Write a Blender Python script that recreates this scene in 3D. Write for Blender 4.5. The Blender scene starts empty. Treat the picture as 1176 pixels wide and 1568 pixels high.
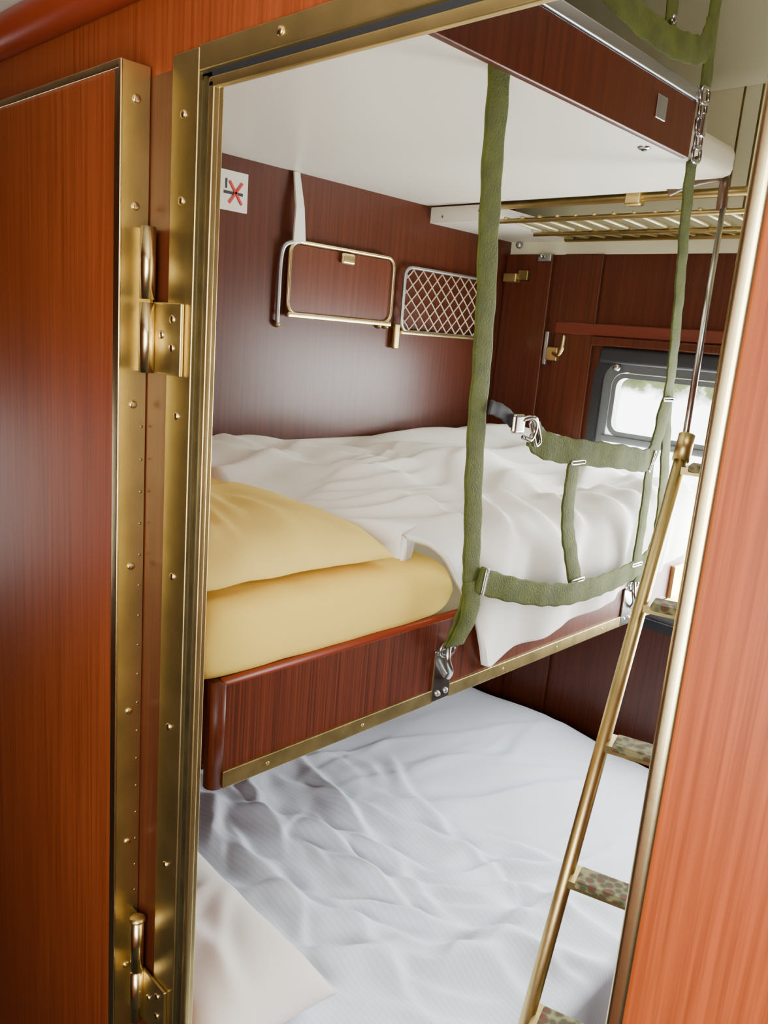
import bpy, bmesh, math, random
import numpy as np
from mathutils import Vector, Matrix, noise
H=1.69   # eye height above floor; builders take z relative to eye level
S=bpy.context.scene
# ------------------------------------------------------------ materials
def newmat(name):
    m=bpy.data.materials.new(name); m.use_nodes=True
    return m,m.node_tree,m.node_tree.nodes['Principled BSDF']
def plain(name,col,rough=.5,metal=0,bump=0,bscale=200,var=0,vscale=8,sheen=0):
    m,nt,b=newmat(name)
    b.inputs['Base Color'].default_value=(*col,1); b.inputs['Roughness'].default_value=rough
    b.inputs['Metallic'].default_value=metal
    if sheen: b.inputs['Sheen Weight'].default_value=sheen
    tc=nt.nodes.new('ShaderNodeTexCoord')
    if var:
        n=nt.nodes.new('ShaderNodeTexNoise'); n.inputs['Scale'].default_value=vscale; n.inputs['Detail'].default_value=6
        nt.links.new(tc.outputs['Object'],n.inputs['Vector'])
        r=nt.nodes.new('ShaderNodeValToRGB')
        r.color_ramp.elements[0].position=.3; r.color_ramp.elements[1].position=.7
        r.color_ramp.elements[0].color=(*[c*(1-var) for c in col],1)
        r.color_ramp.elements[1].color=(*[min(1,c*(1+var)) for c in col],1)
        nt.links.new(n.outputs['Fac'],r.inputs['Fac']); nt.links.new(r.outputs['Color'],b.inputs['Base Color'])
    if bump:
        n=nt.nodes.new('ShaderNodeTexNoise'); n.inputs['Scale'].default_value=bscale; n.inputs['Detail'].default_value=3
        nt.links.new(tc.outputs['Object'],n.inputs['Vector'])
        bp=nt.nodes.new('ShaderNodeBump'); bp.inputs['Strength'].default_value=bump; bp.inputs['Distance'].default_value=.002
        nt.links.new(n.outputs['Fac'],bp.inputs['Height']); nt.links.new(bp.outputs['Normal'],b.inputs['Normal'])
    return m
def wood(name,dark,light,rough=.35,scale=(70,70,1.5),coat=.3,spec=.5):
    m,nt,b=newmat(name)
    tc=nt.nodes.new('ShaderNodeTexCoord'); mp=nt.nodes.new('ShaderNodeMapping'); mp.inputs['Scale'].default_value=scale
    nt.links.new(tc.outputs['Object'],mp.inputs['Vector'])
    n=nt.nodes.new('ShaderNodeTexNoise'); n.inputs['Scale'].default_value=1.6; n.inputs['Detail'].default_value=8; n.inputs['Roughness'].default_value=.65
    nt.links.new(mp.outputs['Vector'],n.inputs['Vector'])
    r=nt.nodes.new('ShaderNodeValToRGB'); r.color_ramp.elements[0].position=.36; r.color_ramp.elements[1].position=.62
    r.color_ramp.elements[0].color=(*dark,1); r.color_ramp.elements[1].color=(*light,1)
    nt.links.new(n.outputs['Fac'],r.inputs['Fac']); nt.links.new(r.outputs['Color'],b.inputs['Base Color'])
    b.inputs['Roughness'].default_value=rough; b.inputs['Coat Weight'].default_value=coat; b.inputs['Coat Roughness'].default_value=.25
    b.inputs['Specular IOR Level'].default_value=spec
    bp=nt.nodes.new('ShaderNodeBump'); bp.inputs['Strength'].default_value=.12; bp.inputs['Distance'].default_value=.001
    nt.links.new(n.outputs['Fac'],bp.inputs['Height']); nt.links.new(bp.outputs['Normal'],b.inputs['Normal'])
    return m
def cloth(name,col,stripe=0,bump=.12):
    m,nt,b=newmat(name)
    b.inputs['Base Color'].default_value=(*col,1); b.inputs['Roughness'].default_value=.85
    b.inputs['Specular IOR Level'].default_value=.2
    tc=nt.nodes.new('ShaderNodeTexCoord')
    n=nt.nodes.new('ShaderNodeTexNoise'); n.inputs['Scale'].default_value=22; n.inputs['Detail'].default_value=4
    nt.links.new(tc.outputs['Object'],n.inputs['Vector'])
    bp=nt.nodes.new('ShaderNodeBump'); bp.inputs['Strength'].default_value=bump; bp.inputs['Distance'].default_value=.006
    nt.links.new(n.outputs['Fac'],bp.inputs['Height']); nt.links.new(bp.outputs['Normal'],b.inputs['Normal'])
    if stripe:
        w=nt.nodes.new('ShaderNodeTexWave'); w.inputs['Scale'].default_value=28; w.bands_direction='Y'
        nt.links.new(tc.outputs['Object'],w.inputs['Vector'])
        r=nt.nodes.new('ShaderNodeValToRGB')
        r.color_ramp.elements[0].color=(*[c*(1-stripe) for c in col],1); r.color_ramp.elements[1].color=(*col,1)
        nt.links.new(w.outputs['Fac'],r.inputs['Fac']); nt.links.new(r.outputs['Color'],b.inputs['Base Color'])
    return m
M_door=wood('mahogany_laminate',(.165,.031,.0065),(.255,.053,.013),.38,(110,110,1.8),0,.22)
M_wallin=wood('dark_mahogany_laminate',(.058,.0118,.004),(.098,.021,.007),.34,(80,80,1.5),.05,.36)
M_shelf=wood('lit_mahogany_laminate',(.085,.019,.006),(.13,.031,.010),.34,(80,80,1.5),.05,.4)  # same wood as the wall, lightened so its colour carries the highlight
M_panel=wood('striped_mahogany',(.040,.0068,.002),(.15,.028,.008),.4,(150,150,1.0),.06,.35)
M_edge=plain('red_edge_trim',(.20,.028,.008),.34)
M_edged=plain('dark_red_ledge',(.13,.022,.009),.4)
M_brass=plain('aged_brass',(.64,.50,.20),.38,1,.1,90,.16,14)
M_brassb=plain('polished_brass',(.90,.75,.38),.24,1,.05,60,.08,10)
M_brassd=plain('dull_brass',(.38,.29,.11),.42,1,.2,90,.3,20)
M_chrome=plain('chrome_steel',(.55,.55,.53),.24,1)
M_alu=plain('brushed_aluminium',(.50,.52,.52),.4,1)
M_alud=plain('grey_window_frame',(.15,.165,.175),.45,.4)
M_black=plain('black_rubber',(.012,.013,.016),.6)
M_white=plain('cream_white_laminate',(.80,.775,.66),.35)
M_cream=plain('cream_ceiling_panel',(.72,.71,.50),.5)
M_strap=plain('olive_webbing',(.066,.080,.004),.9,0,.9,260,.25,30)
M_duvw=cloth('white_cotton',(.93,.91,.84))
M_duvb=cloth('daylight_tinted_cotton',(.80,.87,.97),.07)  # striped white cotton, bluish window light put into its colour
M_yel=cloth('yellow_cotton',(.95,.73,.20),0,.06)
M_yels=cloth('yellow_fitted_sheet',(.95,.69,.14),0,.05)
M_pil=cloth('ivory_cotton',(.92,.86,.79),0,.08)
M_matt=plain('mattress_ticking',(.6,.55,.4),.9)
M_floor=plain('dark_carpet',(.035,.03,.028),.95,0,.8,300,.4,40)
M_seat=plain('seat_upholstery',(.06,.03,.03),.9,0,.5,200)
M_signw=plain('sign_white',(.8,.78,.68),.4)
M_red=plain('sign_red',(.6,.03,.02),.5)
M_dark=plain('sign_black',(.03,.03,.03),.5)
M_net=plain('cord_cream',(.62,.52,.36),.8)
M_brown=plain('brown_bakelite',(.09,.045,.02),.35)
M_rack=plain('rack_slat_metal',(.62,.55,.30),.4,.6)
def carpet():
    m,nt,b=newmat('patterned_tread_carpet')
    tc=nt.nodes.new('ShaderNodeTexCoord'); v=nt.nodes.new('ShaderNodeTexVoronoi'); v.inputs['Scale'].default_value=70
    nt.links.new(tc.outputs['Object'],v.inputs['Vector'])
    r=nt.nodes.new('ShaderNodeValToRGB'); e=r.color_ramp.elements
    e[0].position=.2;e[0].color=(.16,.035,.02,1); e[1].position=.75;e[1].color=(.26,.23,.11,1)
    x=e.new(.45); x.color=(.06,.08,.04,1)
    nt.links.new(v.outputs['Distance'],r.inputs['Fac']); nt.links.new(r.outputs['Color'],b.inputs['Base Color'])
    b.inputs['Roughness'].default_value=.95
    return m
M_tread=carpet()
def glassm():
    m=bpy.data.materials.new('window_glass'); m.use_nodes=True; nt=m.node_tree; nt.nodes.clear()
    o=nt.nodes.new('ShaderNodeOutputMaterial'); mx=nt.nodes.new('ShaderNodeMixShader'); t=nt.nodes.new('ShaderNodeBsdfTransparent'); g=nt.nodes.new('ShaderNodeBsdfGlossy')
    g.inputs['Roughness'].default_value=.03; t.inputs['Color'].default_value=(.97,.99,1,1); mx.inputs[0].default_value=.04
    nt.links.new(t.outputs[0],mx.inputs[1]); nt.links.new(g.outputs[0],mx.inputs[2]); nt.links.new(mx.outputs[0],o.inputs[0])
    return m
M_glass=glassm()
# ------------------------------------------------------------ builders
def group(name):
    e=bpy.data.objects.new(name,None); e.empty_display_size=.1; S.collection.objects.link(e); return e
def mk(name,verts,faces,mat,parent=None,smooth=False):
    me=bpy.data.meshes.new(name); me.from_pydata([(v[0],v[1],v[2]+H) for v in verts],[],faces); me.update()
    bm=bmesh.new(); bm.from_mesh(me); bmesh.ops.recalc_face_normals(bm,faces=bm.faces); bm.to_mesh(me); bm.free()
    if smooth:
        for p in me.polygons: p.use_smooth=True
    ob=bpy.data.objects.new(name,me); S.collection.objects.link(ob); me.materials.append(mat)
    if parent: ob.parent=parent
    return ob
def box(name,x0,x1,y0,y1,z0,z1,mat,parent=None,bevel=0,seg=2):
    v=[(x,y,z) for x in (x0,x1) for y in (y0,y1) for z in (z0,z1)]
    f=[(0,1,3,2),(4,6,7,5),(0,4,5,1),(2,3,7,6),(0,2,6,4),(1,5,7,3)]
    o=mk(name,v,f,mat,parent)
    if bevel:
        b=o.modifiers.new('bevel','BEVEL'); b.width=bevel; b.segments=seg; b.limit_method='ANGLE'
        for p in o.data.polygons: p.use_smooth=True
        w=o.modifiers.new('wn','WEIGHTED_NORMAL'); w.keep_sharp=True
    return o
def boxes(name,lst,mat,parent=None):
    V=[];F=[]
    for (x0,x1,y0,y1,z0,z1) in lst:
        b=len(V); V+=[(x,y,z) for x in (x0,x1) for y in (y0,y1) for z in (z0,z1)]
        F+=[tuple(b+i for i in q) for q in [(0,1,3,2),(4,6,7,5),(0,4,5,1),(2,3,7,6),(0,2,6,4),(1,5,7,3)]]
    return mk(name,V,F,mat,parent)
def prism(name,poly,z0,z1,mat,parent=None):
    n=len(poly); V=[(x,y,z0) for x,y in poly]+[(x,y,z1) for x,y in poly]
    F=[tuple(range(n)),tuple(range(n,2*n))]+[(i,(i+1)%n,n+(i+1)%n,n+i) for i in range(n)]
    return mk(name,V,F,mat,parent)
def smoothpath(P,n=6,closed=False):
    P=[Vector(p) for p in P]; out=[]; N=len(P)
    rng=N if closed else N-1
    for i in range(rng):
        if closed: a,b,c,d=P[(i-1)%N],P[i],P[(i+1)%N],P[(i+2)%N]
        else: a,b,c,d=P[max(i-1,0)],P[i],P[i+1],P[min(i+2,N-1)]
        for k in range(n):
            t=k/n
            out.append(.5*((2*b)+(c-a)*t+(2*a-5*b+4*c-d)*t*t+(3*b-a-3*c+d)*t**3))
    if not closed: out.append(P[-1])
    return out
def tubes_data(paths,r,seg=10,closed=False):
    V=[];F=[]
    for P in paths:
        P=[Vector(p) for p in P]; n=len(P); up=None; base=len(V)
        for i,p in enumerate(P):
            if closed: t=(P[(i+1)%n]-P[(i-1)%n])
            else: t=(P[min(i+1,n-1)]-P[max(i-1,0)])
            t.normalize()
            if up is None:
                up=Vector((0,0,1)) if abs(t.z)<.9 else Vector((1,0,0))
            a=(up-t*up.dot(t)).normalized(); b=t.cross(a); up=a
            for k in range(seg):
                w=2*math.pi*k/seg; V.append(p+a*r*math.cos(w)+b*r*math.sin(w))
        m=n if closed else n-1
        for i in range(m):
            j=(i+1)%n
            for k in range(seg):
                F.append((base+i*seg+k,base+i*seg+(k+1)%seg,base+j*seg+(k+1)%seg,base+j*seg+k))
        if not closed:
            F.append(tuple(base+k for k in range(seg))); F.append(tuple(base+(n-1)*seg+k for k in range(seg)))
    return V,F
def tube(name,P,r,mat,parent=None,seg=12,closed=False):
    V,F=tubes_data([P],r,seg,closed); return mk(name,V,F,mat,parent,True)
def tubes(name,Ps,r,mat,parent=None,seg=8,closed=False):
    V,F=tubes_data(Ps,r,seg,closed); return mk(name,V,F,mat,parent,True)
def ribbon(name,P,w,th,mat,parent=None,normal=(1,0,0),n=8,wave=.0):
    P=smoothpath(P,n); V=[];F=[];N=len(P)
    for i,p in enumerate(P):
        t=(P[min(i+1,N-1)]-P[max(i-1,0)]).normalized()
        nn=Vector(normal)
        side=t.cross(nn).normalized(); nm=side.cross(t).normalized()
        ww=w*(1+.05*math.sin(i*1.3)); off=nm*wave*math.sin(i*.7)
        for a,b in ((-.5,-.25),(-.42,-.5),(.42,-.5),(.5,-.25),(.5,.25),(.42,.5),(-.42,.5),(-.5,.25)):
            V.append(p+side*ww*a+nm*th*b+off)
    for i in range(N-1):
        for k in range(8): F.append((i*8+k,i*8+(k+1)%8,(i+1)*8+(k+1)%8,(i+1)*8+k))
    F.append(tuple(range(8))); F.append(tuple((N-1)*8+k for k in range(8)))
    return mk(name,V,F,mat,parent,True)
def discs(name,centers,axis,r,h,mat,parent=None,seg=14):
    V=[];F=[]; ax=Vector(axis).normalized(); a=ax.orthogonal().normalized(); b=ax.cross(a)
    for c in centers:
        c=Vector(c); base=len(V)
        for (rr,hh) in ((r,0),(r,h*.5),(r*.7,h)):
            for k in range(seg):
                w=2*math.pi*k/seg; V.append(c+ax*hh+a*rr*math.cos(w)+b*rr*math.sin(w))
        V.append(c+ax*h*1.1)
        for l in range(2):
            for k in range(seg): F.append((base+l*seg+k,base+l*seg+(k+1)%seg,base+(l+1)*seg+(k+1)%seg,base+(l+1)*seg+k))
        for k in range(seg): F.append((base+2*seg+k,base+2*seg+(k+1)%seg,base+3*seg))
    return mk(name,V,F,mat,parent,True)
def rrect(cx,cz,w,h,r,n=6):
    pts=[]
    for sx,sz,a0 in ((1,1,0),(-1,1,90),(-1,-1,180),(1,-1,270)):
        for k in range(n+1):
            a=math.radians(a0+90*k/n); pts.append((cx+sx*(w/2-r)+r*math.cos(a),cz+sz*(h/2-r)+r*math.sin(a)))
    return pts
def ringframe(name,o,i,y0,y1,mat,parent):
    n=len(o); V=[]
    for y in (y0,y1):
        for L in (o,i):
            for (a,b) in L: V.append((a,y,b))
    F=[]
    for k in range(n):
        j=(k+1)%n
        F+=[(k,j,n+j,n+k),(2*n+k,2*n+j,3*n+j,3*n+k),(k,j,2*n+j,2*n+k),(n+k,n+j,3*n+j,3*n+k)]
    return mk(name,V,F,mat,parent)
# ------------------------------------------------------------ dimensions
XL=-1.75; XR=.12; YD=.55; YI=.60; YW=2.36; ZC=1.02; ZF=-H
XA=-5.2; XB=1.6    # corridor ends
# ------------------------------------------------------------ shell
box('floor',XA,XB,-.45,YW+.1,ZF-.05,ZF,M_floor)
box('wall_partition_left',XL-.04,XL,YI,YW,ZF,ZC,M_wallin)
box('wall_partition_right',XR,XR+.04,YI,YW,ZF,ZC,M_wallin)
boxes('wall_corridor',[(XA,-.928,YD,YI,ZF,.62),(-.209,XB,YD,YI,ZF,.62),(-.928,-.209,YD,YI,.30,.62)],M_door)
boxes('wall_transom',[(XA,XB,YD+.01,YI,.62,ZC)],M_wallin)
WX0,WX1,WZ0,WZ1=-1.335,-.14,-.83,-.02
g=group('wall_window')
boxes('lower_panelling',[(XL,WX0,YW,YW+.06,ZF,.30),(WX1,XR,YW,YW+.06,ZF,.30),(WX0,WX1,YW,YW+.06,ZF,WZ0),(WX0,WX1,YW,YW+.06,WZ1,.30)],M_wallin,g)
box('upper_panelling',XL,XR,YW,YW+.06,.30,ZC,M_cream,g)
boxes('panel_joint',[(-1.02,-1.015,YW-.003,YW,.40,ZC),(-.97,-.965,YW-.003,YW,.40,ZC)],M_brassd,g)
box('pilaster',-1.52,-1.375,YW-.014,YW,ZF,.30,M_wallin,g,.003)
box('corner_panel',XL,-1.56,YW-.02,YW,ZF,.30,M_wallin,g,.004)
box('ledge',-1.52,XR,YW-.022,YW,.045,.085,M_edged,g,.006)
box('ledge_edge',-1.375,XR,YW-.03,YW,.015,.045,M_wallin,g,.006)
def ceil():
    R=.28
    prof=[(YI,ZC)]+[(YW-R+R*math.sin(a),ZC-R+R*math.cos(a)) for a in [math.pi/2*k/10 for k in range(11)]]
    V=[(x,y,z) for x in (XL,XR) for y,z in prof]
    n=len(prof)
    F=[(k,k+1,n+k+1,n+k) for k in range(n-1)]
    o=mk('ceiling',V,F,M_cream,None,True); s=o.modifiers.new('s','SOLIDIFY'); s.thickness=.02; s.offset=0
ceil()
box('ceiling_corridor',XA,XB,-.45,YD,.62,.66,M_white)
g=group('wall_corridor_outer')
wins=[(-4.5,-3.55,-1.35,-.45),(-.55,.8,-.75,.35)]  # first opening is unseen, added and sized to throw a highlight on the door
L=[]; x=XA
for (a,b,za_,zb_) in wins:
    L+=[(x,a,-.45,-.40,ZF,.62),(a,b,-.45,-.40,ZF,za_),(a,b,-.45,-.40,zb_,.62)]; x=b
L.append((x,XB,-.45,-.40,ZF,.62))
boxes('outer_panelling',L,M_door,g)
for i,(a,b,za_,zb_) in enumerate(wins):
    ringframe('window_surround_%d'%(i+1),rrect((a+b)/2,(za_+zb_)/2,b-a+.06,zb_-za_+.06,.08),rrect((a+b)/2,(za_+zb_)/2,b-a-.06,zb_-za_-.06,.06),-.40,-.385,M_alu,g)
box('wall_corridor_end',XA-.04,XA,-.45,YI,ZF,.66,M_wallin)
box('wall_corridor_end',XB,XB+.04,-.45,YI,ZF,.66,M_wallin)
tube('trim_1',[(XA,YD-.014,.402),(XB,YD-.014,.402)],.028,M_edge,None,20)
box('trim_2',XA,XB,YD-.06,YD,.430,.46,M_white,None,.002)
# ------------------------------------------------------------ door frame
g=group('trim_3')
box('flange_left',-.927,-.870,YD-.006,YD+.03,ZF,.300,M_brass,g,.002)
box('gasket_left',-.872,-.851,YD+.0,YD+.008,ZF,.272,M_black,g)
box('lip_left',-.852,-.841,YD-.004,YD+.005,ZF,.262,M_brass,g,.002)
box('seal_left',-.864,-.858,YD-.003,YD+.002,ZF,.268,M_brassd,g)
box('flange_head',-.870,-.18,YD-.006,YD+.02,.274,.302,M_brass,g,.002)
box('gasket_head',-.870,-.18,YD+.000,YD+.008,.266,.276,M_black,g)
box('lip_head',-.852,-.18,YD-.004,YD+.005,.254,.266,M_brass,g,.002)
box('jamb_right',-.223,-.208,YD-.008,YD+.03,ZF,.274,M_brassb,g,.005,4)
box('hinge_gap_shade',-.984,-.928,YD-.002,YD+.001,ZF,.285,M_wallin,g)  # dark strip painting in the shade of the gap beside the open door
riv=[(-.90,YD-.006,z) for z in (.232,.135,-.125,-.34,-.56,-.78,-1.0,-1.25,-1.5)]
riv+=[(x,YD-.006,.289) for x in (-.72,-.54,-.36)]
discs('rivets',riv,(0,-1,0),.0055,.0025,M_brassb,g)
# ------------------------------------------------------------ open door
g=group('door_1')
DX=-.985
box('leaf',-1.92,DX,.510,.545,-1.66,.285,M_door,g)
box('edge_plate',DX,DX+.003,.508,.547,-1.66,.296,M_brass,g,.001)
box('edge_angle',DX-.013,DX+.003,.5065,.511,-1.66,.296,M_brassb,g,.0015)
box('top_trim',-1.92,DX-.0,.506,.548,.285,.296,M_brassb,g,.0015)
rv=[(DX+.003,.528,z) for z in (.255,.13,-.12,-.345,-.565,-.78,-1.0,-1.25)]
discs('rivets',rv,(1,0,0),.0055,.0025,M_brassb,g)
discs('small_nails',[(DX+.003,.541,-.15-.045*i) for i in range(24)],(1,0,0),.002,.001,M_brassd,g)
HX=-.952
for i,(zt,zb) in enumerate(((.105,-.075),(-.90,-1.08),)):
    zm=(zt+zb)/2
    tube('hinge_knuckle_%d'%(2*i+1),[(HX,.530,zt),(HX,.530,zm+.002)],.0098,M_brassb,g,16)
    tube('hinge_knuckle_%d'%(2*i+2),[(HX,.530,zm-.002),(HX,.530,zb)],.0098,M_brassb,g,16)
    box('hinge_leaf_door_%d'%(i+1),DX,HX,.534,.538,zb,zt,M_brassd,g)
    box('hinge_leaf_frame_%d'%(i+1),HX,-.885,.538,.5435,zb,zm,M_brass,g,.002)
    discs('hinge_screws_%d'%(i+1),[(-.905,.538,zm-.02),(-.905,.538,zm-.055),(-.93,.538,zm-.04)],(0,-1,0),.0055,.002,M_brassb,g)
    if i: discs('hinge_cap_%d'%(i+1),[(HX,.530,zt)],(0,0,1),.012,.006,M_brass,g)
discs('door_peephole',[(-1.42,.510,-.13)],(0,-1,0),.012,.003,M_brassd,g)
# ------------------------------------------------------------ upper berth
g=group('sleeping_berth')
poly=[(XL,.62),(-.797,.62),(-.797,1.63),(-.815,1.69),(-.93,1.90),(-.96,1.915),(XL,1.915)]
prism('underside_panel',poly,.39,.402,M_white,g)
box('front_board',-.800,-.785,.62,1.61,.386,.490,M_wallin,g,.003)
box('aluminium_rail',-.803,-.781,.62,1.615,.490,.512,M_alu,g,.003)
box('mattress',XL+.02,-.81,.64,1.90,.402,.47,M_matt,g,.02)
discs('lock_escutcheon',[(-.83,1.51,.39)],(0,0,-1),.013,.004,M_chrome,g)
discs('lock_core',[(-.83,1.51,.386)],(0,0,-1),.006,.003,M_dark,g)
box('metal_plate',-.785,-.782,1.45,1.487,.425,.465,M_alu,g,.002)
g=group('ventilation_duct')
boxes('casing',[(XL,-1.525,1.93,YW,.342,.388)],M_white,g)
discs('screws',[(XL+.05,1.93,.36),(-1.56,1.93,.372)],(0,-1,0),.005,.002,M_chrome,g)
# ------------------------------------------------------------ luggage rack
g=group('luggage_rack')
tube('front_bar',[(-1.52,1.95,.385),(XR,1.95,.385)],.011,M_brass,g)
tube('lower_bar',[(-1.52,1.97,.345),(XR,1.97,.345)],.007,M_brass,g)
tube('back_bar',[(-1.52,YW-.02,.345),(XR,YW-.02,.345)],.009,M_brass,g)
tube('middle_bar',[(-1.52,2.16,.335),(XR,2.16,.335)],.006,M_brass,g)
tubes('slats',[[(x,1.965,.352),(x,2.2,.345),(x,YW-.02,.350)] for x in [-1.49+.058*i for i in range(27)]],.0055,M_rack,g,8)
box('bracket',-1.10,-1.055,1.935,1.965,.365,.402,M_brass,g,.006)
# ------------------------------------------------------------ partition fittings
g=group('no_smoking_sign')
xw=XL
box('plate',xw,xw+.003,1.145,1.243,.262,.355,M_signw,g,.002)
box('cigarette',xw+.003,xw+.004,1.172,1.228,.300,.307,M_dark,g)
box('smoke',xw+.003,xw+.004,1.176,1.181,.312,.335,M_dark,g)
def quad(name,a,b,w,x,mat,g):
    (y0,z0),(y1,z1)=a,b; d=Vector((y1-y0,z1-z0)).normalized(); p=Vector((-d.y,d.x))*w/2
    mk(name,[(x,y0+p.x,z0+p.y),(x,y0-p.x,z0-p.y),(x,y1-p.x,z1-p.y),(x,y1+p.x,z1+p.y),(xw,y0+p.x,z0+p.y),(xw,y0-p.x,z0-p.y),(xw,y1-p.x,z1-p.y),(xw,y1+p.x,z1+p.y)],[(0,1,2,3),(4,5,6,7),(0,1,5,4),(1,2,6,5),(2,3,7,6),(3,0,4,7)],mat,g)
quad('cross_1',(1.188,.280),(1.225,.330),.006,xw+.0055,M_red,g)
quad('cross_2',(1.188,.330),(1.225,.280),.006,xw+.0055,M_red,g)
g=group('folding_wall_shelf')
def rr_yz(y0,y1,z0,z1,r,x,n=5):
    return [(x,a,b) for a,b in rrect((y0+y1)/2,(z0+z1)/2,y1-y0,z1-z0,r,n)]
tube('frame',rr_yz(1.372,1.765,.030,.216,.03,xw+.022),.0055,M_brassb,g,10,True)
box('bottom_bar',xw+.014,xw+.03,1.37,1.765,.020,.034,M_brassb,g,.003)
tube('side_stay',smoothpath([(xw+.024,1.40,.216),(xw+.018,1.36,.205),(xw+.012,1.350,.17),(xw+.012,1.348,.08),(xw+.012,1.348,.0)],5),.006,M_alu,g)
discs('pivots',[(xw,1.352,.0),(xw,1.735,.02),(xw,1.765,.02)],(1,0,0),.009,.014,M_brassd,g)
box('catch',xw+.02,xw+.032,1.55,1.60,.178,.207,M_brassb,g,.006)
box('back_panel',xw,xw+.018,1.378,1.759,.032,.211,M_shelf,g,.004)
g=group('hanging_cloth_strap')
mk('strip',[(xw+.012,1.380,.388),(xw+.012,1.398,.388),(xw+.03,1.405,.30),(xw+.03,1.415,.215),(xw+.03,1.375,.215),(xw+.03,1.378,.30),
  (xw+.006,1.380,.388),(xw+.006,1.398,.388),(xw+.024,1.405,.30),(xw+.024,1.415,.215),(xw+.024,1.375,.215),(xw+.024,1.378,.30)],
  [(0,1,2,5),(5,2,3,4),(6,7,8,11),(11,8,9,10),(0,1,7,6),(1,2,8,7),(2,3,9,8),(3,4,10,9),(4,5,11,10),(5,0,6,11)],M_signw,g)
g=group('net_storage_pocket')
ya,yb,za,zb=1.815,2.20,.010,.200
tube('frame',rr_yz(ya,yb,za,zb,.03,xw+.022),.0055,M_alu,g,10,True)
box('bottom_bar',xw+.014,xw+.03,ya,yb,.0,.012,M_brassb,g,.003)
cords=[]
for s in (1,-1):
    k=-.24
    while k<.62:
        y0,y1=ya+k,ya+k+.19; z0,z1=(za,zb) if s>0 else (zb,za)
        at=lambda y: z0+(z1-z0)*(y-y0)/(y1-y0)
        c0=max(y0,ya+.004); c1=min(y1,yb-.004)
        if c1-c0>.01:
            cords.append([(xw+.022,c0,at(c0)),(xw+.026,(c0+c1)/2,at((c0+c1)/2)),(xw+.022,c1,at(c1))])
        k+=.045
tubes('mesh_cords',cords,.0020,M_net,g,6)
discs('mounts',[(xw,ya-.01,.02),(xw,ya-.01,-.035),(xw,yb,.02)],(1,0,0),.008,.02,M_brassd,g)
box('mount_arm',xw+.008,xw+.022,ya-.022,ya+.0,-.045,.03,M_brass,g,.004)
g=group('window_wall_latch')
box('plate',-1.55,-1.535,YW-.028,YW-.014,-.06,.05,M_alu,g,.003)
box('body',-1.535,-1.49,YW-.034,YW-.014,-.045,.0,M_brass,g,.004)
tube('handle',smoothpath([(-1.50,YW-.04,-.02),(-1.47,YW-.055,-.025),(-1.455,YW-.06,.0),(-1.46,YW-.05,.04)],5),.007,M_brassb,g)
g=group('coat_hook')
box('plate',-1.61,-1.56,YW-.034,YW-.02,.275,.30,M_alu,g,.003)
tube('peg',[(-1.585,YW-.03,.288),(-1.575,YW-.07,.290)],.007,M_chrome,g)
g=group('door_bolt')
box('bolt_case',-1.735,-1.68,YW-.05,YW-.02,.205,.235,M_brass,g,.004)
box('bolt_bar',-1.68,-1.64,YW-.04,YW-.02,.212,.245,M_brassd,g,.003)
discs('cap',[(-1.70,YW-.02,.33)],(0,-1,0),.012,.012,M_alu,g)
# ------------------------------------------------------------ window
g=group('window_1')
cx,cz=(WX0+WX1)/2,(WZ0+WZ1)/2; w,h=WX1-WX0,WZ1-WZ0
ringframe('rubber_surround',rrect(cx,cz,w+.04,h+.04,.08),rrect(cx,cz,w-.02,h-.02,.06),YW-.012,YW+.05,M_black,g)
ringframe('aluminium_frame',rrect(cx,cz,w-.02,h-.02,.06),rrect(cx,cz,w-.08,h-.08,.045),YW+.002,YW+.045,M_alud,g)
ringframe('vent_frame',rrect(cx,-.163,w-.09,.20,.04),rrect(cx,-.163,w-.12,.17,.03),YW-.002,YW+.03,M_alud,g)
box('transom_bar',WX0+.03,WX1-.03,YW-.006,YW+.04,-.285,-.262,M_alud,g,.004)
box('glass_pane',WX0+.04,WX1-.04,YW+.028,YW+.032,WZ0+.04,WZ1-.04,M_glass,g)
box('blind_roller_case',WX0-.0,WX1,YW-.035,YW-.012,-.035,.012,M_black,g,.01)
discs('frame_knob',[(WX0+.06,YW-.012,-.045)],(0,-1,0),.014,.012,M_chrome,g)
# ------------------------------------------------------------ middle berth
g=group('sleeping_berth')
FX=-.95
box('front_board',FX-.018,FX,.672,2.32,-.702,-.552,M_panel,g,.003)
tube('top_edge_bead',[(FX-.009,.672,-.552),(FX-.009,2.32,-.552)],.009,M_edge,g)
box('brass_strip',FX-.02,FX+.004,.672,2.33,-.730,-.700,M_brassd,g,.002)
discs('strip_screws',[(FX+.004,.76+.22*i,-.715) for i in range(7)],(1,0,0),.0035,.0015,M_brass,g)
box('end_board',XL+.01,FX-.02,.655,.675,-.70,-.55,M_wallin,g,.004)
tube('corner_post',[(FX-.016,.668,-.73),(FX-.016,.668,-.548)],.017,M_panel,g,16)
box('base_panel',XL+.01,FX-.018,.675,2.33,-.70,-.66,M_wallin,g)
box('mattress',XL+.02,FX-.045,.70,2.32,-.66,-.55,M_matt,g,.03)
box('end_latch',FX-.075,FX-.035,.63,.656,-.655,-.60,M_chrome,g,.006)
tube('end_latch_lever',[(FX-.07,.63,-.60),(FX-.045,.615,-.64),(FX-.04,.625,-.68)],.006,M_alu,g)
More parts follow.
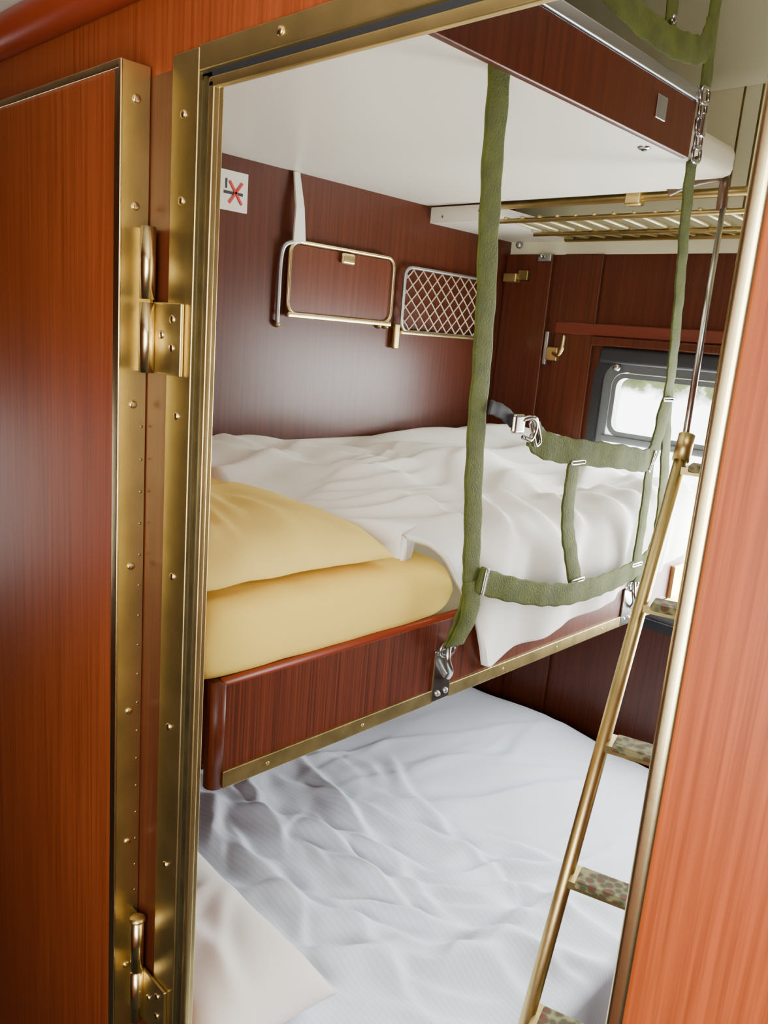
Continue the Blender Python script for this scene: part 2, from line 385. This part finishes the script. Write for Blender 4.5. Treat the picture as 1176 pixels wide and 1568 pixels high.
for i,y in enumerate((1.205,1.985)):
    box('strap_bracket_%d'%(i+1),FX,FX+.005,y-.030,y+.026,-.728,-.615,M_chrome,g,.004)
    discs('bracket_bolts_%d'%(i+1),[(FX+.005,y-.014,-.71),(FX+.005,y+.012,-.71)],(1,0,0),.006,.004,M_alu,g)
    tube('bracket_ring_%d'%(i+1),[(FX+.012,y-.002+.024*math.cos(a),-.612+.016*math.sin(a)) for a in [2*math.pi*k/16 for k in range(16)]],.004,M_chrome,g,8,True)
    tube('bracket_hook_%d'%(i+1),smoothpath([(FX+.012,y,-.60),(FX+.022,y-.012,-.63),(FX+.02,y+.004,-.66),(FX+.008,y+.012,-.68)],5),.006,M_chrome,g,8)
box('wall_bracket',FX-.01,FX+.012,2.24,2.30,-.70,-.60,M_brass,g,.004)
# ------------------------------------------------------------ soft goods
NV=np.vectorize(lambda x,y,z: noise.noise(Vector((x,y,z))))
def ss(a,b,x):
    t=np.clip((x-a)/(b-a),0,1); return t*t*(3-2*t)
def strokes(X,Y,L):
    T=np.zeros_like(X)
    for (cx,cy,ang,ln,wd,h,cv) in L:
        c,s=math.cos(ang),math.sin(ang)
        u=(X-cx)*c+(Y-cy)*s; v=-(X-cx)*s+(Y-cy)*c-cv*u*u
        vv=np.where(v<0,v/(wd*1.9),v/wd)
        taper=np.exp(-(np.abs(u)/ln)**3)
        T+=h*(np.exp(-vv**2)-.35*np.exp(-((v-wd*2.2)/(wd*1.3))**2))*taper
    return T
def gridmesh(name,X,Y,Z,mat,thick=.012):
    nu,nv=X.shape
    V=np.stack([X,Y,Z+H],-1).reshape(-1,3).tolist()
    F=[(i*nv+j,(i+1)*nv+j,(i+1)*nv+j+1,i*nv+j+1) for i in range(nu-1) for j in range(nv-1)]
    me=bpy.data.meshes.new(name); me.from_pydata(V,[],F); me.update()
    if me.polygons[(nu//3)*(nv-1)+nv//2].normal.z<0: me.flip_normals()
    for p in me.polygons: p.use_smooth=True
    o=bpy.data.objects.new(name,me); S.collection.objects.link(o); me.materials.append(mat)
    if thick:
        s=o.modifiers.new('thickness','SOLIDIFY'); s.thickness=thick; s.offset=-1
    return o
def tab(t,x): return np.interp(x,[a for a,b in t],[b for a,b in t])
near=[(0,.93),(.45,.885),(.62,.93),(.72,1.05),(.80,1.15),(.88,1.22),(1,1.34)]
hem=[(1.1,-.50),(1.2,-.58),(1.30,-.67),(1.36,-.692),(1.45,-.668),(1.63,-.655),(1.89,-.625),(2.0,-.60),(2.33,-.57)]
def mid_duvet():
    nu,nv=260,400
    U,W=np.meshgrid(np.linspace(0,1,nu),np.linspace(0,1,nv),indexing='ij')
    yn=tab(near,U)+.010*NV(U*10,3,1); Y=yn+(2.32-yn)*W
    flat=.76; top=U<flat
    k=np.clip(U/flat,0,1); kk=np.clip((U-flat)/(1-flat),0,1)
    x0=XL+.015
    hz=tab(hem,Y)+.006*NV(Y*9,1,4)
    a=np.minimum(1,kk/.42)*math.pi/2
    xe=-1.00
    X=np.where(top,x0+(xe-x0)*k,xe+(-.934-xe)*np.sin(a))
    Z=np.where(top,-.312-.066*ss(.35,1,k),np.where(kk<=.42,-.378-.077*(1-np.cos(a)),-.455+(hz+.455)*(kk-.42)/.58))
    rnd=random.Random(5); L=[]
    for i in range(26):
        cx=rnd.uniform(-1.7,-1.0); cy=rnd.uniform(1.0,2.25)
        ang=math.radians(86)+rnd.gauss(0,.34)+(cx+1.0)*.5
        s=rnd.uniform(.6,1.4)
        L.append((cx,cy,ang,rnd.uniform(.14,.34),.017*s+.008,.0125*s,rnd.uniform(-.9,.9)))
    for i in range(9):
        L.append((-1.03-.05*i,1.12+.04*i,math.radians(62+6*i),.20,.017,.016,.6))
    for i in range(7):
        cy=1.26+.14*i+rnd.uniform(-.03,.03)
        L.append((-1.0,cy,math.radians(rnd.uniform(-28,18)),rnd.uniform(.10,.17),.021,rnd.uniform(.011,.018),rnd.uniform(-1,1)))
    Xw=X+.03*NV(X*4.5,Y*4.5,51); Yw=Y+.03*NV(X*4.5,Y*4.5,57)
    f=strokes(Xw,Yw,L)+NV(X*3.4,Y*2.8,2)*.050+NV(X*7,Y*5,6)*.008
    edge=1-ss(0,.045,W)
    Zt=Z+f*ss(0,.06,U)-edge**2*.07; Yt=Y+edge*.012
    ple=.011*np.sin(Y*24+3.5*NV(Y*5,0,3)+kk*1.8)+.004*NV(Y*16,Z*4,5)
    Xs=X+ple*ss(.1,.55,kk); X=np.where(top,X,np.where(kk<.42,Xs,np.clip(Xs,-.947,-.915)))
    Z=np.where(top,Zt,Z+f*(1-ss(0,.75,kk))); Y=np.where(top,Yt,Y)
    gridmesh('duvet',X,Y,Z,M_duvw,.016)
mid_duvet()
def low_duvet():
    nu,nv=300,440
    U,W=np.meshgrid(np.linspace(0,1,nu),np.linspace(0,1,nv),indexing='ij')
    Y=.625+(2.29-.625)*W; flat=.80; front=-.60; x0=XL+.015
    top=U<flat; k=np.clip(U/flat,0,1); kk=np.clip((U-flat)/(1-flat),0,1)
    a=np.minimum(1,kk/.3)*math.pi/2
    X=np.where(top,x0+(front-.03-x0)*k,front-.03+.035*np.sin(a))
    Z=np.where(top,-1.255+.02*np.sin(math.pi*k)-.02*ss(.85,1,k),np.where(kk<=.3,-1.275-.035*(1-np.cos(a)),-1.31-(kk-.3)/.7*(.15+.02*NV(Y*5,0,1))))
    Xw=X+.045*NV(X*4.5,Y*4.5,31)+.012*NV(X*12,Y*12,33); Yw=Y+.045*NV(X*4.5,Y*4.5,37)+.012*NV(X*12,Y*12,39)
    rnd=random.Random(44); L=[]
    for i in range(52):
        cx=rnd.uniform(-1.65,-.64); cy=rnd.uniform(.85,1.58)
        ang=math.radians(-18+58*(cx+1.65))+rnd.gauss(0,.36)
        s=rnd.uniform(.5,1.35)
        L.append((cx,cy,ang,rnd.uniform(.07,.2),.009*s+.005,.0075*s,rnd.uniform(-1.6,1.6)))
    for i in range(18):
        cx=rnd.uniform(-1.6,-.65); cy=rnd.uniform(1.5,2.15)
        L.append((cx,cy,math.radians(70)+rnd.gauss(0,.22),rnd.uniform(.15,.35),rnd.uniform(.012,.03),rnd.uniform(.002,.005),rnd.uniform(-.4,.4)))
    for t in [(-1.35,1.34,-14,.26,.016,.022,.3),(-1.46,1.17,-22,.18,.014,.016,.4),(-1.20,1.22,5,.24,.016,.022,-.5),(-1.10,1.42,20,.22,.017,.022,.4),
              (-.98,1.30,40,.28,.018,.023,.5),(-.84,1.18,52,.30,.020,.022,-.3),(-1.30,1.02,-10,.2,.016,.015,.5),
              (-1.05,1.05,28,.22,.017,.021,.2),(-1.1,1.75,66,.4,.024,.012,.1),(-.90,1.5,60,.3,.018,.018,.3),(-.78,1.4,75,.25,.016,.016,-.4),(-.95,1.0,45,.22,.018,.020,.4),
              (-1.12,1.30,24,.18,.013,.018,.6),(-1.0,1.16,36,.2,.013,.017,-.4)]:
        L.append((t[0],t[1],math.radians(t[2]))+t[3:])
    f=strokes(Xw,Yw,L)+NV(X*2.6,Y*2.2,8)*.030+NV(X*6,Y*6,12)*.005*(1-ss(1.5,1.9,Y))
    far=ss(.965,1,W)
    Zt=Z+f-far**2*.06
    Zh=Z+f*(1-ss(0,.4,kk))-far**2*.06; Xh=X+.012*np.sin(Y*26+2*NV(Y*4,0,2))*ss(.2,1,kk)
    gridmesh('duvet',np.where(top,X,Xh),Y,np.where(top,Zt,Zh),M_duvb,.010)
low_duvet()
def pillow(name,cx,cy,cz,lx,ly,h,mat,p=4,rot=0,pinch=.06,seed=0,tilt=(0,0),low=.75,wr=.006,n=90,ex=.5,droop=0):
    A,B=np.meshgrid(np.linspace(-1,1,n+1),np.linspace(-1,1,n+1),indexing='ij')
    A=np.sin(A*math.pi/2)*.5+A*.5; B=np.sin(B*math.pi/2)*.5+B*.5
    e=np.clip((1-np.abs(A)**p)*(1-np.abs(B)**p),0,None)**ex
    x=A*lx/2*(1-pinch*(1-B*B)*np.abs(A)**3); y=B*ly/2*(1-pinch*(1-A*A)*np.abs(B)**3)
    rnd=random.Random(seed); L=[]
    for i in range(22):
        c1,c2=rnd.uniform(-lx/2,lx/2),rnd.uniform(-ly/2,ly/2)
        L.append((c1,c2,math.atan2(c2,c1)+rnd.gauss(0,.4),rnd.uniform(.05,.14),rnd.uniform(.01,.02),wr*rnd.uniform(.5,1.2),rnd.uniform(-2,2)))
    ww=(strokes(x,y,L)+wr*.9*NV(x*8,y*8,seed+2.5))*e**.5
    c,q=math.cos(rot),math.sin(rot); V=[];idx={}
    edgew=.005*NV(x*12,y*12,seed+7.7)-droop*np.maximum(np.abs(A),np.abs(B))**6
    for s in (1,-1):
        z=s*h/2*e*(1 if s>0 else low)+(ww if s>0 else 0)+tilt[0]*A+tilt[1]*B+edgew
        for i in range(n+1):
            for j in range(n+1):
                if s<0 and (i in(0,n) or j in(0,n)): idx[(s,i,j)]=idx[(1,i,j)]; continue
                idx[(s,i,j)]=len(V); V.append((cx+x[i,j]*c-y[i,j]*q,cy+x[i,j]*q+y[i,j]*c,cz+z[i,j]))
    F=[(idx[(s,i,j)],idx[(s,i+1,j)],idx[(s,i+1,j+1)],idx[(s,i,j+1)]) for s in (1,-1) for i in range(n) for j in range(n)]
    return mk(name,V,F,mat,None,True)
pillow('folded_blanket',-1.335,.916,-.492,.775,.59,.130,M_yels,20,0,.0,3,(0,0),1.0,.004,110,.38)
pillow('pillow',-1.322,.842,-.392,.70,.44,.130,M_yel,4.5,-.03,.06,12,(-.006,.0),.30,.007,120,.55,.008)
pillow('pillow',-1.20,.752,-1.185,.66,.275,.15,M_pil,4,.02,.05,9,(-.02,0),.4,.006,90,.6)
# ------------------------------------------------------------ lower berth
g=group('sleeping_berth')
box('base_cabinet',XL+.01,-.70,.625,2.34,ZF,-1.42,M_wallin,g)
box('seat_cushion',XL+.01,-.655,.625,2.33,-1.42,-1.33,M_seat,g,.02)
box('mattress',XL+.02,-.65,.63,2.28,-1.33,-1.285,M_matt,g,.015)
# ------------------------------------------------------------ safety straps
def loop(name,c,w,h,r,mat,g,tilt=0):
    P=[]
    for a,b in rrect(0,0,w,h,min(w,h)*.35,4):
        P.append((c[0],c[1]+a*math.cos(tilt)-b*math.sin(tilt),c[2]+a*math.sin(tilt)+b*math.cos(tilt)))
    return tube(name,P,r,mat,g,8,True)
g=group('berth_safety_net')
ribbon('main_strap',[(-.792,.998,.44),(-.80,1.003,.41),(-.83,1.05,.23),(-.86,1.109,.024),(-.895,1.165,-.19),(-.905,1.205,-.414),(-.907,1.212,-.50),(-.930,1.205,-.60)],.052,.005,M_strap,g,n=14,wave=.0006)
ribbon('stitched_loop',[(-.904,1.213,-.46),(-.900,1.21,-.53),(-.924,1.205,-.60)],.054,.007,M_strap,g)
box('top_clip',-.798,-.786,.985,1.019,.405,.45,M_chrome,g,.004)
ribbon('side_strap',[(-.80,1.655,.395),(-.82,1.71,.28),(-.84,1.778,.139),(-.86,1.84,.0),(-.88,1.893,-.115),(-.895,1.96,-.253),(-.902,2.00,-.40),(-.905,1.995,-.50),(-.930,1.983,-.60)],.048,.005,M_strap,g,n=14,wave=.0008)
ribbon('upper_strap',[(-.872,1.31,-.165),(-.872,1.36,-.192),(-.865,1.48,-.211),(-.86,1.65,-.228),(-.865,1.79,-.245),(-.872,1.845,-.215),(-.868,1.85,-.14),(-.87,1.87,-.09)],.055,.005,M_strap,g,n=10,wave=.001)
ribbon('buckle_tail',[(-.88,1.175,-.115),(-.876,1.210,-.124),(-.873,1.243,-.142)],.026,.005,M_black,g)
box('snap_hook_body',-.874,-.862,1.236,1.272,-.165,-.128,M_chrome,g,.006,3)
tube('snap_hook_gate',smoothpath([(-.866,1.262,-.139),(-.862,1.285,-.135),(-.862,1.303,-.145),(-.866,1.308,-.163),(-.866,1.296,-.178),(-.868,1.275,-.172)],5),.005,M_chrome,g,10)
loop('slide_buckle',(-.868,1.315,-.163),.018,.058,.004,M_chrome,g,.5)
ribbon('cross_strap',[(-.868,1.482,-.205),(-.880,1.492,-.27),(-.892,1.518,-.365),(-.897,1.56,-.45),(-.894,1.605,-.545)],.050,.005,M_strap,g,n=10,wave=.0006)
ribbon('lower_strap',[(-.900,1.225,-.458),(-.896,1.32,-.492),(-.890,1.45,-.527),(-.887,1.57,-.546),(-.892,1.72,-.552),(-.897,1.84,-.548),(-.900,1.93,-.535),(-.903,1.98,-.52)],.053,.005,M_strap,g,n=10,wave=.0008)
ribbon('corner_strap',[(-.872,1.83,-.245),(-.885,1.865,-.33),(-.893,1.885,-.43),(-.900,1.90,-.54)],.044,.005,M_strap,g,n=10,wave=.0006)
for i,(c,t) in enumerate([((-.863,1.482,-.232),0),((-.890,1.598,-.520),0),((-.896,1.245,-.465),1.4),((-.866,1.83,-.25),1.2),((-.897,1.90,-.53),0),((-.866,1.865,-.10),0)]):
    loop('slider_%d'%(i+1),c,.052,.007,.0022,M_chrome,g,t)
g=group('berth_safety_net')
ribbon('hanging_strap',[(-.79,1.612,1.0),(-.785,1.614,.80),(-.78,1.616,.60),(-.778,1.62,.515)],.044,.005,M_strap,g,n=8,wave=.001)
ribbon('inner_strap',[(-.80,1.44,1.0),(-.79,1.445,.80),(-.785,1.455,.62),(-.785,1.46,.57)],.040,.005,M_strap,g,n=8)
ribbon('lower_strap',[(-.80,1.15,.60),(-.785,1.27,.565),(-.775,1.40,.548),(-.77,1.50,.552),(-.775,1.58,.575),(-.78,1.61,.62)],.050,.005,M_strap,g,n=10,wave=.001)
for k,z in enumerate((.503,.478,.452,.425,.402)):
    loop('chain_link_%d'%(k+1),(-.778-.003*k,1.622+.007*k,z),.026 if k%2 else .034,.028,.0042,M_chrome,g,.1)
box('snap_clasp',-.786,-.774,1.625,1.648,.43,.475,M_chrome,g,.005)
discs('strap_stud',[(-.776,1.45,.585)],(1,0,0),.008,.004,M_chrome,g)
# ------------------------------------------------------------ ladder
g=group('ladder')
A=Vector((-.83,1.93,.385)); J=Vector((-.647,1.49,-.1725)); dwn=Vector((.084,-.444,-.96)); Bf=J+dwn*1.56
R=Vector((.957,.29,0))*.31
for k,off in enumerate((Vector((0,0,0)),R)):
    tube('rail_%d'%(k+1),[J+off,Bf+off],.0125,M_brass,g,16)
    Rt=A+off+Vector((0,-.02,-.03))
    tube('hook_rod_%d'%(k+1),[J+off,J+off+(Rt-J-off)*.5,Rt],.0065,M_chrome,g,12)
    tube('collar_%d'%(k+1),[J+off-dwn*.03,J+off+dwn*.02],.016,M_brass,g,16)
    tube('foot_%d'%(k+1),[Bf+off+Vector((0,0,.02)),Vector(((Bf+off).x,(Bf+off).y,-H+.001))],.016,M_black,g,16)
for k,t in enumerate((.035,.290,.535,.76,.985,1.23,1.47)):
    p=J+dwn*t; e=R.normalized(); q=Vector((-e.y,e.x,0))
    a=p+e*.008; b=p+R-e*.008
    hw=.026; sec=((-hw,-.007),(hw,-.007),(hw,.007),(-hw,.007))
    V=[a+q*o+Vector((0,0,zz)) for o,zz in sec]+[b+q*o+Vector((0,0,zz)) for o,zz in sec]
    bf=[(0,1,2,3),(4,5,6,7),(0,1,5,4),(1,2,6,5),(2,3,7,6),(3,0,4,7)]
    mk('rung_%d'%(k+1),V,bf,M_brassd,g)
    o=mk('tread_%d'%(k+1),[v*1.0+Vector((0,0,.006))-q*.004+e*(.012 if i<4 else -.012) for i,v in enumerate(V)],bf,M_tread,g)
    bv=o.modifiers.new('b','BEVEL'); bv.width=.004; bv.segments=2
for k,off in enumerate((Vector((0,0,0)),Vector((R.x,0,0)))):
    c=A+off
    tube('bakelite_hook_%d'%(k+1),smoothpath([c+Vector((.0,-.03,-.05)),c+Vector((0,-.034,.0)),c+Vector((-.01,-.018,.024)),c+Vector((-.05,-.012,.026)),c+Vector((-.10,-.014,.016)),c+Vector((-.14,-.018,.0))],6),.011,M_brown,g,12)
# ------------------------------------------------------------ lights
def area(name,loc,rot,sx,sy,en,col):
    l=bpy.data.lights.new(name,'AREA'); l.shape='RECTANGLE'; l.size=sx; l.size_y=sy; l.energy=en; l.color=col
    o=bpy.data.objects.new(name,l); o.location=(loc[0],loc[1],loc[2]+H); o.rotation_euler=rot; S.collection.objects.link(o); return o
area('corridor_window_daylight',(.12,-.37,-.15),(math.radians(90),0,math.radians(0)),.9,.9,23,(1,.95,.88))
area('compartment_window_daylight',((WX0+WX1)/2,YW+.12,-.42),(math.radians(-90),0,0),1.15,.78,92,(1,.975,.93))
area('ceiling_fill',(-.3,1.4,ZC-.03),(0,0,0),.4,.25,5,(1,.90,.74))  # unseen fill light added to brighten the compartment, no fitting behind it
w=bpy.data.worlds.new('sky'); S.world=w; w.use_nodes=True; nt=w.node_tree; bg=nt.nodes['Background']
tc=nt.nodes.new('ShaderNodeTexCoord'); sp=nt.nodes.new('ShaderNodeSeparateXYZ'); nz=nt.nodes.new('ShaderNodeTexNoise'); nz.inputs['Scale'].default_value=26; nz.inputs['Detail'].default_value=8
ad=nt.nodes.new('ShaderNodeMath'); ad.operation='MULTIPLY_ADD'; ad.inputs[1].default_value=.05
r=nt.nodes.new('ShaderNodeValToRGB'); e=r.color_ramp.elements
e[0].position=0; e[0].color=(.90,.90,.88,1); e[1].position=1; e[1].color=(.90,.94,1,1)
for pos,col in ((.474,(1,1,.97,1)),(.479,(.10,.12,.05,1)),(.494,(.02,.03,.012,1)),(.515,(.05,.07,.03,1)),(.53,(.95,.97,1,1))):
    x=e.new(pos); x.color=col
m2=nt.nodes.new('ShaderNodeMath'); m2.operation='MULTIPLY_ADD'; m2.inputs[1].default_value=.5; m2.inputs[2].default_value=.4745
nt.links.new(tc.outputs['Generated'],sp.inputs[0]); nt.links.new(tc.outputs['Generated'],nz.inputs['Vector'])
nt.links.new(sp.outputs['Z'],m2.inputs[0]); nt.links.new(nz.outputs['Fac'],ad.inputs[0]); nt.links.new(m2.outputs[0],ad.inputs[2]); nt.links.new(ad.outputs[0],r.inputs['Fac'])
nt.links.new(r.outputs['Color'],bg.inputs['Color']); bg.inputs['Strength'].default_value=9
# ------------------------------------------------------------ camera
cam=bpy.data.cameras.new('camera'); co=bpy.data.objects.new('camera',cam); S.collection.objects.link(co); S.camera=co
cam.sensor_fit='VERTICAL'; cam.sensor_height=36; cam.lens=27.99; cam.clip_start=.02
xv=Vector((.7080,.7015,.0813)).normalized(); zv=Vector((.674,-.7056,.2188)).normalized(); yv=zv.cross(xv).normalized(); xv=yv.cross(zv)
M=Matrix((xv,yv,zv)).transposed().to_4x4(); M.translation=Vector((0,0,H)); co.matrix_world=M
